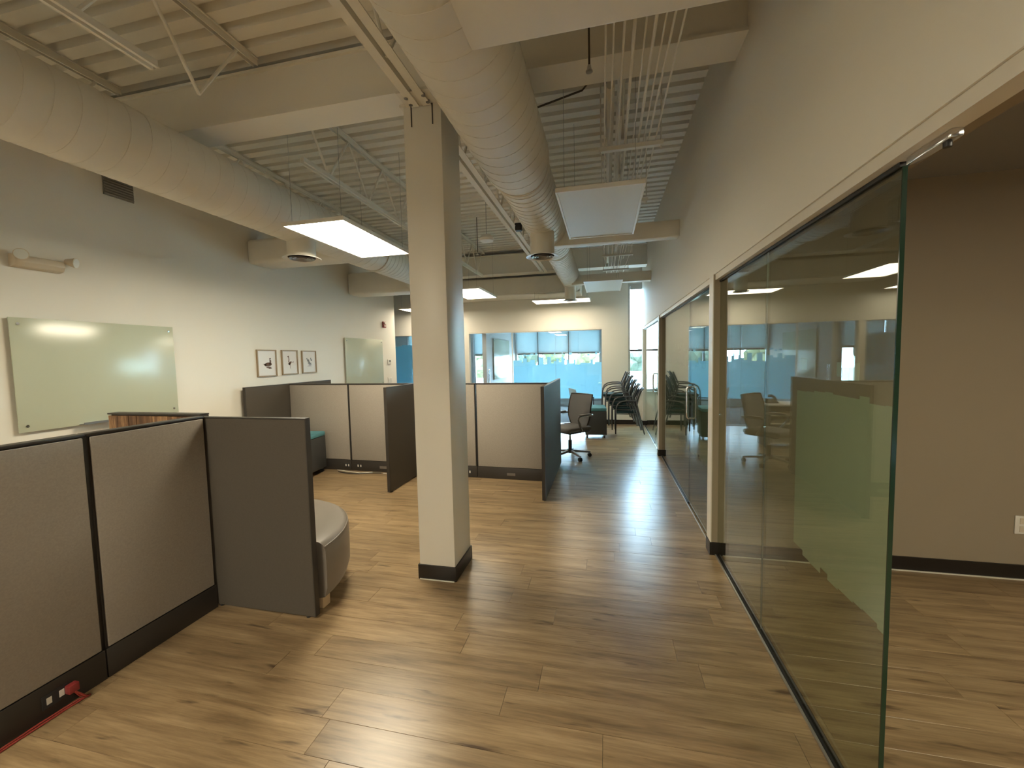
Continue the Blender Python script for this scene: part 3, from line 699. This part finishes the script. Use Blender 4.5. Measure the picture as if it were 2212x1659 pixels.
# stacking chairs
def stack_chair():
    t = thing('stacking_chair', 'x', 'chair', (0, 0, 0), 'stack of armchairs by the narrow window')   # faces -x
    for s in (-1, 1):
        y = s*.265
        # front leg bends into the armrest, which runs to the backrest
        pts = [(-.265, y, .005), (-.262, y, .40), (-.25, y, .54), (-.215, y, .615), (-.15, y, .655), (-.05, y, .672), (.06, y, .675), (.115, s*.25, .67)]
        MB().tube(pts, .014, 8).build('arm_leg', 'chair_tube', t, smooth=True)
        MB().tube([(.285, s*.25, .005), (.20, s*.248, .36), (.125, s*.245, .66), (.15, s*.24, .72), (.225, s*.228, .90)], .014, 8).build('rear_leg', 'chair_tube', t, smooth=True)
        MB().tube([(-.255, y, .41), (-.0, s*.255, .405), (.18, s*.246, .42)], .010, 6).build('side_rail', 'chair_tube', t, smooth=True)
    MB().box(-.245, .15, -.232, .232, .415, .468).build('seat', 'dark_teal', t, bevel=.018, seg=3)
    vs = []; fs = []; n = 8
    for s_ in (0, 1):
        for k in range(n+1):
            q = k/n
            for i in range(n+1):
                u = i/n*2-1; vs.append((.135+.11*q**1.3 - .03*(u*u) + .03 - .012*s_ + (.03*(q-.85)/.15 if q > .85 else 0), u*.222, .52+.38*q))
    A2 = (n+1)**2
    for s_ in (0, 1):
        for k in range(n):
            for i in range(n): a = s_*A2+k*(n+1)+i; fs.append((a, a+1, a+n+2, a+n+1))
    rg = [i for i in range(n)] + [n+(n+1)*k for k in range(n)] + [(n+1)*n+n-i for i in range(n)] + [(n+1)*(n-k) for k in range(n)]
    for i in range(len(rg)): j = (i+1) % len(rg); fs.append((rg[i], rg[j], A2+rg[j], A2+rg[i]))
    MB().add(vs, fs).build('backrest', 'mesh_grey', t, smooth=True)
    MB().tube([(.178, -.247, .45), (.178, .247, .45)], .010, 6).build('cross_bar', 'chair_tube', t, smooth=True)
    return t
sc = stack_chair(); nm = ('bottom', 'second', 'middle', 'fourth', 'top'); bx0 = .455
for k in range(5):
    c = sc if k == 0 else dup(sc)
    c.location = (bx0-.066*k, 8.60+.012*k, .083*k)
    c['label'] = ('bottom stacking armchair, standing on the floor under the four others', 'second stacking armchair from the floor in the stack', 'middle stacking armchair of the stack of five', 'fourth stacking armchair from the floor in the stack', 'topmost stacking armchair, its seat open to view')[k]

# open shelf with phone behind the bluish panel
t = thing('shelf_unit', 'low dark shelf unit with white shelves behind the bluish end panel', 'shelf', (-1.6, 7.6, 0))
for xx in (-2.28, -.90): MB().box(xx-.012, xx+.012, 7.35, 7.85, 0, .70).build('side_panel', 'panel_trim', t)
MB().box(-2.29, -.89, 7.84, 7.855, .05, .70).build('back_panel', 'panel_trim', t)
for z in (.08, .40, .535): MB().box(-2.268, -.912, 7.36, 7.84, z, z+.018).build('shelf_board', 'plastic_white', t)
MB().box(-2.31, -.87, 7.33, 7.87, .70, .725).build('top_board', 'plastic_white', t, bevel=.003)
b = MB()
t = thing('desk_phone', 'grey desk phone with raised handset on the shelf unit', 'phone', (-1.0, 7.6, .725))
t.location = (-.99, 7.60, .726); ORG[t.name] = Vector((-.70, 8.2, .735))
MB().prism([(8.10, .737), (8.30, .737), (8.30, .80), (8.10, .755)], 'x', -.79, -.62).build('phone_base', 'pedestal_paint', t, bevel=.006)
MB().tube([(-.76, 8.13, .785), (-.75, 8.18, .83), (-.73, 8.24, .85), (-.71, 8.29, .84)], .022, 8).build('handset', 'pedestal_paint', t, smooth=True)
tag(MB().cyl((-.915, 7.52, .726), (-.915, 7.52, .80), .012, .018, n=12).build('pen_holder', 'black_plastic', smooth=True), 'small black pot at the shelf unit edge', 'pot')
# visitor chair by the back glass
t = thing('visitor_chair', 'pale blue shell visitor chair with black square arms by back glass', 'chair', (0, 0, 0))
MB().prism([(-.27, .42), (.25, .40), (.25, .36), (-.27, .38)], 'y', -.25, .25).build('seat', 'blue_shell', t, bevel=.012)
MB().prism([(.20, .40), (.30, .86), (.335, .86), (.25, .38)], 'y', -.25, .25).build('backrest', 'blue_shell', t, bevel=.012)
for s in (-1, 1):
    y = s*.28
    MB().tube([(-.26, y, .01), (-.26, y, .62), (.16, y, .62), (.24, y, .01)], .014, 6).build('arm_frame', 'black_metal', t)
    MB().tube([(-.26, y, .40), (.20, y, .38)], .012, 6).build('side_rail', 'black_metal', t)
    MB().tube([(-.24, -.28, .39), (-.24, .28, .39)] if s < 0 else [(.17, -.28, .385), (.17, .28, .385)], .012, 6).build('cross_bar', 'black_metal', t)
t.location = (-.42, 9.15, 0); t.rotation_euler = (0, 0, math.radians(200))
# back panel of the near cubicle, faced with wood boards
t = thing('wood_faced_panel', 'cubicle panel faced with reclaimed wood, showing above the near grey panel', 'partition', (-2.95, 2.14, 0))
MB().box(-3.32, -2.54, 2.125, 2.165, .015, 1.245).build('core', 'panel_dark', t)
x = -3.32; rw = random.Random(4)
while x < -2.545:
    w = min(rw.uniform(.06, .15), -2.54-x)
    MB().box(x+.001, x+w-.001, 2.108+rw.uniform(-.003, .003), 2.1245, .1, 1.238).build('board', 'rustic_wood', t); x += w
MB().box(-3.325, -2.54, 2.104, 2.168, 1.246, 1.256).build('top_edge', 'panel_trim', t)
for q in (-3.25, -2.62): MB().cyl((q, 2.145, 0), (q, 2.145, .016), .015, n=10).build('glide', 'black_plastic', t)

# ------------------------------------------------------------------ left wall items
XW = -4.68
def board(label, y0, y1, z0, z1, x=XW, s=1):
    t = thing('glass_whiteboard', label, 'whiteboard', (x, (y0+y1)/2, (z0+z1)/2), 'glass whiteboards')
    MB().box(min(x+s*.026, x+s*.036), max(x+s*.026, x+s*.036), y0, y1, z0, z1).build('glass_sheet', 'board_glass', t, bevel=.0015)
    for y in (y0+.05, y1-.05):
        for z in (z0+.05, z1-.05): MB().cyl((x, y, z), (x+s*.042, y, z), .011, n=12).build('standoff', 'chrome', t, smooth=True)
    return t
b1 = board('large pale green glass whiteboard at left above the cubicle panel', 2.33, 3.61, 1.045, 1.985)
MB().box(XW+.037, XW+.10, 2.72, 3.02, 1.05, 1.056).box(XW+.095, XW+.10, 2.72, 3.02, 1.056, 1.07).build('pen_tray', 'grey_metal', b1)
board('smaller glass whiteboard on left wall right of the pictures', 6.68, 7.98, 1.05, 2.0)
board('glass whiteboard inside the back office, seen through the glass', 10.3, 12.05, 1.0, 2.06, -2.85, 1)
def picture(label, y0, y1, z0, z1, birds, ink):
    t = thing('framed_print', label, 'picture', (XW, (y0+y1)/2, (z0+z1)/2), 'framed bird prints'); f = .016
    MB().box(XW+.001, XW+.022, y0, y0+f, z0, z1).box(XW+.001, XW+.022, y1-f, y1, z0, z1).box(XW+.001, XW+.022, y0+f, y1-f, z0, z0+f).box(XW+.001, XW+.022, y0+f, y1-f, z1-f, z1).build('frame', 'frame_gold', t)
    MB().box(XW+.001, XW+.010, y0+f, y1-f, z0+f, z1-f).build('sheet', 'paper', t)
    m = MB(); cy_, cz_ = (y0+y1)/2, (z0+z1)/2; w, h = y1-y0, z1-z0
    for poly in birds:
        n = len(poly); vv = [(XW+.0112, cy_+p[0]*w, cz_+p[1]*h) for p in poly]; m.add(vv, [tuple(range(n))])
    m.build('bird_print', ink, t)
def ell(cx, cz, a, b_, rot=0, n=12): return [(cx+a*math.cos(2*math.pi*i/n)*math.cos(rot)-b_*math.sin(2*math.pi*i/n)*math.sin(rot), cz+a*math.cos(2*math.pi*i/n)*math.sin(rot)+b_*math.sin(2*math.pi*i/n)*math.cos(rot)) for i in range(n)]
picture('framed print of a brown bird swimming, leftmost of the three', 4.73, 5.075, 1.375, 1.755,
        [ell(.05, -.05, .20, .075, .08), ell(.17, .03, .04, .1, -.3), [(.13, .05), (.17, .05), (.18, .16), (.14, .17)], ell(.17, .17, .04, .03), [(-.22, -.02), (-.05, -.1), (-.05, -.02)], ell(.08, -.16, .14, .025), ell(.15, -.2, .1, .015)], 'ink_brown')
picture('framed print of a standing long-necked bird, middle of the three', 5.175, 5.50, 1.385, 1.755,
        [ell(0, -.03, .12, .05, .5), [(-.10, .0), (-.05, .0), (-.03, .13), (-.07, .15)], [(-.07, .13), (-.03, .13), (-.07, .24), (-.11, .23)], ell(-.1, .24, .05, .025, .4), [(-.12, -.04), (-.05, -.12), (.02, -.1), (-.02, -.02)], [(.0, -.08), (.02, -.08), (.03, -.26), (.01, -.26)], [(.12, .0), (.24, .04), (.2, -.02)]], 'ink_brown')
picture('framed print of birds taking flight, rightmost of the three', 5.59, 5.915, 1.39, 1.75,
        [[(-.2, .16), (-.14, .18), (-.05, .02), (-.1, .0)], [(-.08, .1), (-.02, .12), (.06, -.08), (-.02, -.06)], [(.08, .16), (.12, .2), (.18, .08), (.12, .04)], ell(.02, -.06, .13, .03, -.1), ell(.05, -.13, .12, .02), [(.14, .06), (.22, .12), (.2, .02)], ell(0, -.18, .16, .012)], 'ink_grey')
t = thing('wall_grille', 'dark square air grille high on the left wall', 'grille', (XW, 3.2, 3.3))
MB().box(XW, XW+.012, 3.08, 3.34, 3.22, 3.40).build('backing', 'grille_dark', t)
for k in range(7): MB().obox((XW+.016, 3.21, 3.235+k*.025), (.010, .25, .012), Matrix.Rotation(.5, 3, 'Y')).build('louvre', 'grille_dark', t)
t = thing('wall_light', 'cream wall-mounted emergency light above the large whiteboard', 'wall light', (XW, 2.52, 2.45))
MB().prism([(XW, 2.39), (XW, 2.50), (XW+.07, 2.49), (XW+.085, 2.44), (XW+.06, 2.40)], 'y', 2.38, 2.70).build('housing', 'plastic_cream', t, bevel=.008)
for k, y in enumerate((2.43, 2.72)):
    d = Vector((.8, (-.35, .5)[k], -.15)).normalized(); p = Vector((XW+.05, y, 2.50))
    MB().cyl(p, p+d*.07, .022, .045, n=16).build('lamp_head', 'plastic_cream', t, smooth=True)
    MB().cyl(p+d*.0705, p+d*.074, .040, n=16).build('lens', 'lamp_off', t)
t = thing('fire_alarm', 'small red fire alarm near the end of the left wall', 'alarm', (XW, 8.12, 2.33))
MB().box(XW, XW+.035, 8.06, 8.17, 2.27, 2.40).build('housing', 'alarm_red', t, bevel=.006)
MB().box(XW+.036, XW+.05, 8.085, 8.145, 2.345, 2.385).build('strobe', 'plastic_white', t, bevel=.004)
MB().box(XW+.036, XW+.038, 8.09, 8.14, 2.29, 2.325).build('lettering_bar', 'plastic_white', t)
t = thing('thermostat', 'small round-edged thermostat on the left wall', 'thermostat', (XW, 8.27, 1.53))
MB().box(XW, XW+.025, 8.21, 8.33, 1.475, 1.585).build('housing', 'plastic_white', t, bevel=.010)
MB().box(XW+.0255, XW+.027, 8.25, 8.315, 1.525, 1.57).build('screen', 'raceway_grey', t)
t = thing('switch_plate', 'white light switch plate below the thermostat', 'switch', (XW, 8.3, 1.13))
MB().box(XW, XW+.006, 8.2, 8.38, 1.07, 1.19).build('plate', 'plastic_white', t, bevel=.002)
for y in (8.235, 8.29, 8.345): MB().box(XW+.0065, XW+.012, y-.012, y+.012, 1.10, 1.16).build('rocker', 'plastic_white', t)
t = thing('outlet_plate', 'white outlet plate on the taupe wall at right', 'outlet', (2.735, 3.39, .38))
MB().box(2.69, 2.78, 3.382, 3.389, .315, .44).build('plate', 'plastic_white', t, bevel=.002)
for z in (.35, .405): MB().box(2.715, 2.755, 3.379, 3.3815, z-.02, z+.02).build('receptacle', 'plastic_cream', t)

# cables on the floor
t = thing('red_cord', 'red cord plugged in low on the nearest cubicle panel', 'cord', (-2.46, 1.3, 0))
MB().box(-2.458, -2.425, 1.295, 1.335, .06, .10).build('plug', 'alarm_red', t, bevel=.005)
MB().tube([(-2.43, 1.315, .065), (-2.425, 1.33, .03), (-2.43, 1.36, .007), (-2.445, 1.33, .005), (-2.452, 1.2, .005), (-2.448, 1.0, .005), (-2.44, .7, .005)], .004, 6).build('wire', 'cable_red', t, smooth=True)
MB().tube([(-2.425, 1.315, .065), (-2.415, 1.345, .02), (-2.425, 1.37, .005), (-2.432, 1.30, .005), (-2.435, 1.1, .005), (-2.425, .7, .005)], .004, 6).build('wire', 'cable_red', t, smooth=True)
tag(MB().tube([(-3.70, 5.03, .008), (-3.5, 4.98, .008), (-3.35, 4.99, .008), (-3.2, 5.05, .008), (-3.05, 5.07, .008)], .006, 6).build('floor_cable', 'black_plastic', smooth=True), 'black cable loop on the floor at the middle-row panel', 'cable')
tag(MB().tube([(-3.75, 5.08, .02), (-3.55, 5.05, .012), (-3.35, 5.03, .006), (-3.2, 5.09, .006)], .006, 6).build('floor_cable', 'plastic_white', smooth=True), 'white cable on the floor beside the teal-topped pedestal', 'cable')
tag(MB().tube([(-3.02, 5.06, .006), (-2.9, 5.04, .006), (-2.7, 5.07, .006), (-2.58, 5.06, .006)], .006, 6).build('floor_cable', 'plastic_white', smooth=True), 'white cable on the floor by the dark end panel', 'cable')

# ------------------------------------------------------------------ outdoors
GZ = -4.4
tag(MB().box(-90, 90, 13.5, 160, GZ-.2, GZ).build('parking_lot', 'concrete'), 'pale paved parking lot outside the windows', 'parking lot')
t = thing('low_building', 'long low white building across the parking lot', 'building', (10, 62, GZ))
MB().box(-16, 46, 60, 72, GZ, -1.6).build('wall', 'building_white', t)
MB().box(-16.4, 46.4, 59.6, 72.4, -1.6, -1.25).build('roof_edge', 'building_white', t)
for k in range(20): MB().box(-15+3*k, -13.2+3*k, 59.93, 59.995, -2.6, -1.95).build('window', 'pane_dark', t)
rt = random.Random(21)
TX = [-60, -50, -41, -32.5, -25, -17.5, -10, -2.5, 5, 12.5, 20, 28]
for k, x in enumerate(TX):
    y = 80+rt.uniform(-4, 8); h = rt.uniform(6.2, 8.0); r = rt.uniform(2.8, 4.0)
    m = ('leaf_green', 'leaf_olive', 'leaf_dark')[k % 3]
    t = thing('tree', ('mid green', 'olive green', 'dark green')[k % 3] + ' leafy tree beyond the low building', 'tree', (x, y, GZ), 'trees beyond the low building')
    MB().cyl((x, y, GZ), (x, y, GZ+h*.6), .3, .18, n=8).build('trunk', 'bark', t, smooth=True)
    b = MB()
    for q in range(9):
        c = Vector((x+rt.uniform(-1, 1)*r*.6, y+rt.uniform(-1, 1)*r*.6, GZ+h*rt.uniform(.45, .88))); rr = r*rt.uniform(.35, .55)
        bm = bmesh.new(); bmesh.ops.create_icosphere(bm, subdivisions=2, radius=rr)
        b.add([c + v.co*(1+rt.uniform(-.18, .18)) for v in bm.verts], [[v.index for v in f.verts] for f in bm.faces]); bm.free()
    b.build('crown', m, t)
def car(label, x, y, m):
    t = thing('car', label, 'car', (x, y, GZ), 'parked cars outside')
    MB().prism([(x-2.2, GZ+.3), (x-2.2, GZ+.8), (x-1.4, GZ+.9), (x-.8, GZ+1.42), (x+.9, GZ+1.42), (x+1.5, GZ+.92), (x+2.2, GZ+.8), (x+2.2, GZ+.3)], 'y', y-.85, y+.85).build('body', m, t, bevel=.06)
    MB().prism([(x-1.2, GZ+.93), (x-.75, GZ+1.34), (x+.85, GZ+1.34), (x+1.3, GZ+.93)], 'y', y-.87, y+.87).build('side_glass', 'pane_dark', t)
    for dx in (-1.35, 1.35):
        for dy in (-.8, .8): MB().cyl((x+dx, y+dy-.1, GZ+.32), (x+dx, y+dy+.1, GZ+.32), .32, n=16).build('wheel', 'tyre', t, smooth=True)
car('silver car parked outside the tall narrow window', 2.6, 43, 'car_silver'); car('blue car parked outside, nearest the narrow window', 3.4, 33, 'car_blue')
car('white car parked outside the office windows at left', -9.5, 46, 'car_white'); car('dark blue car parked outside the office windows', -3.5, 48, 'car_blue')
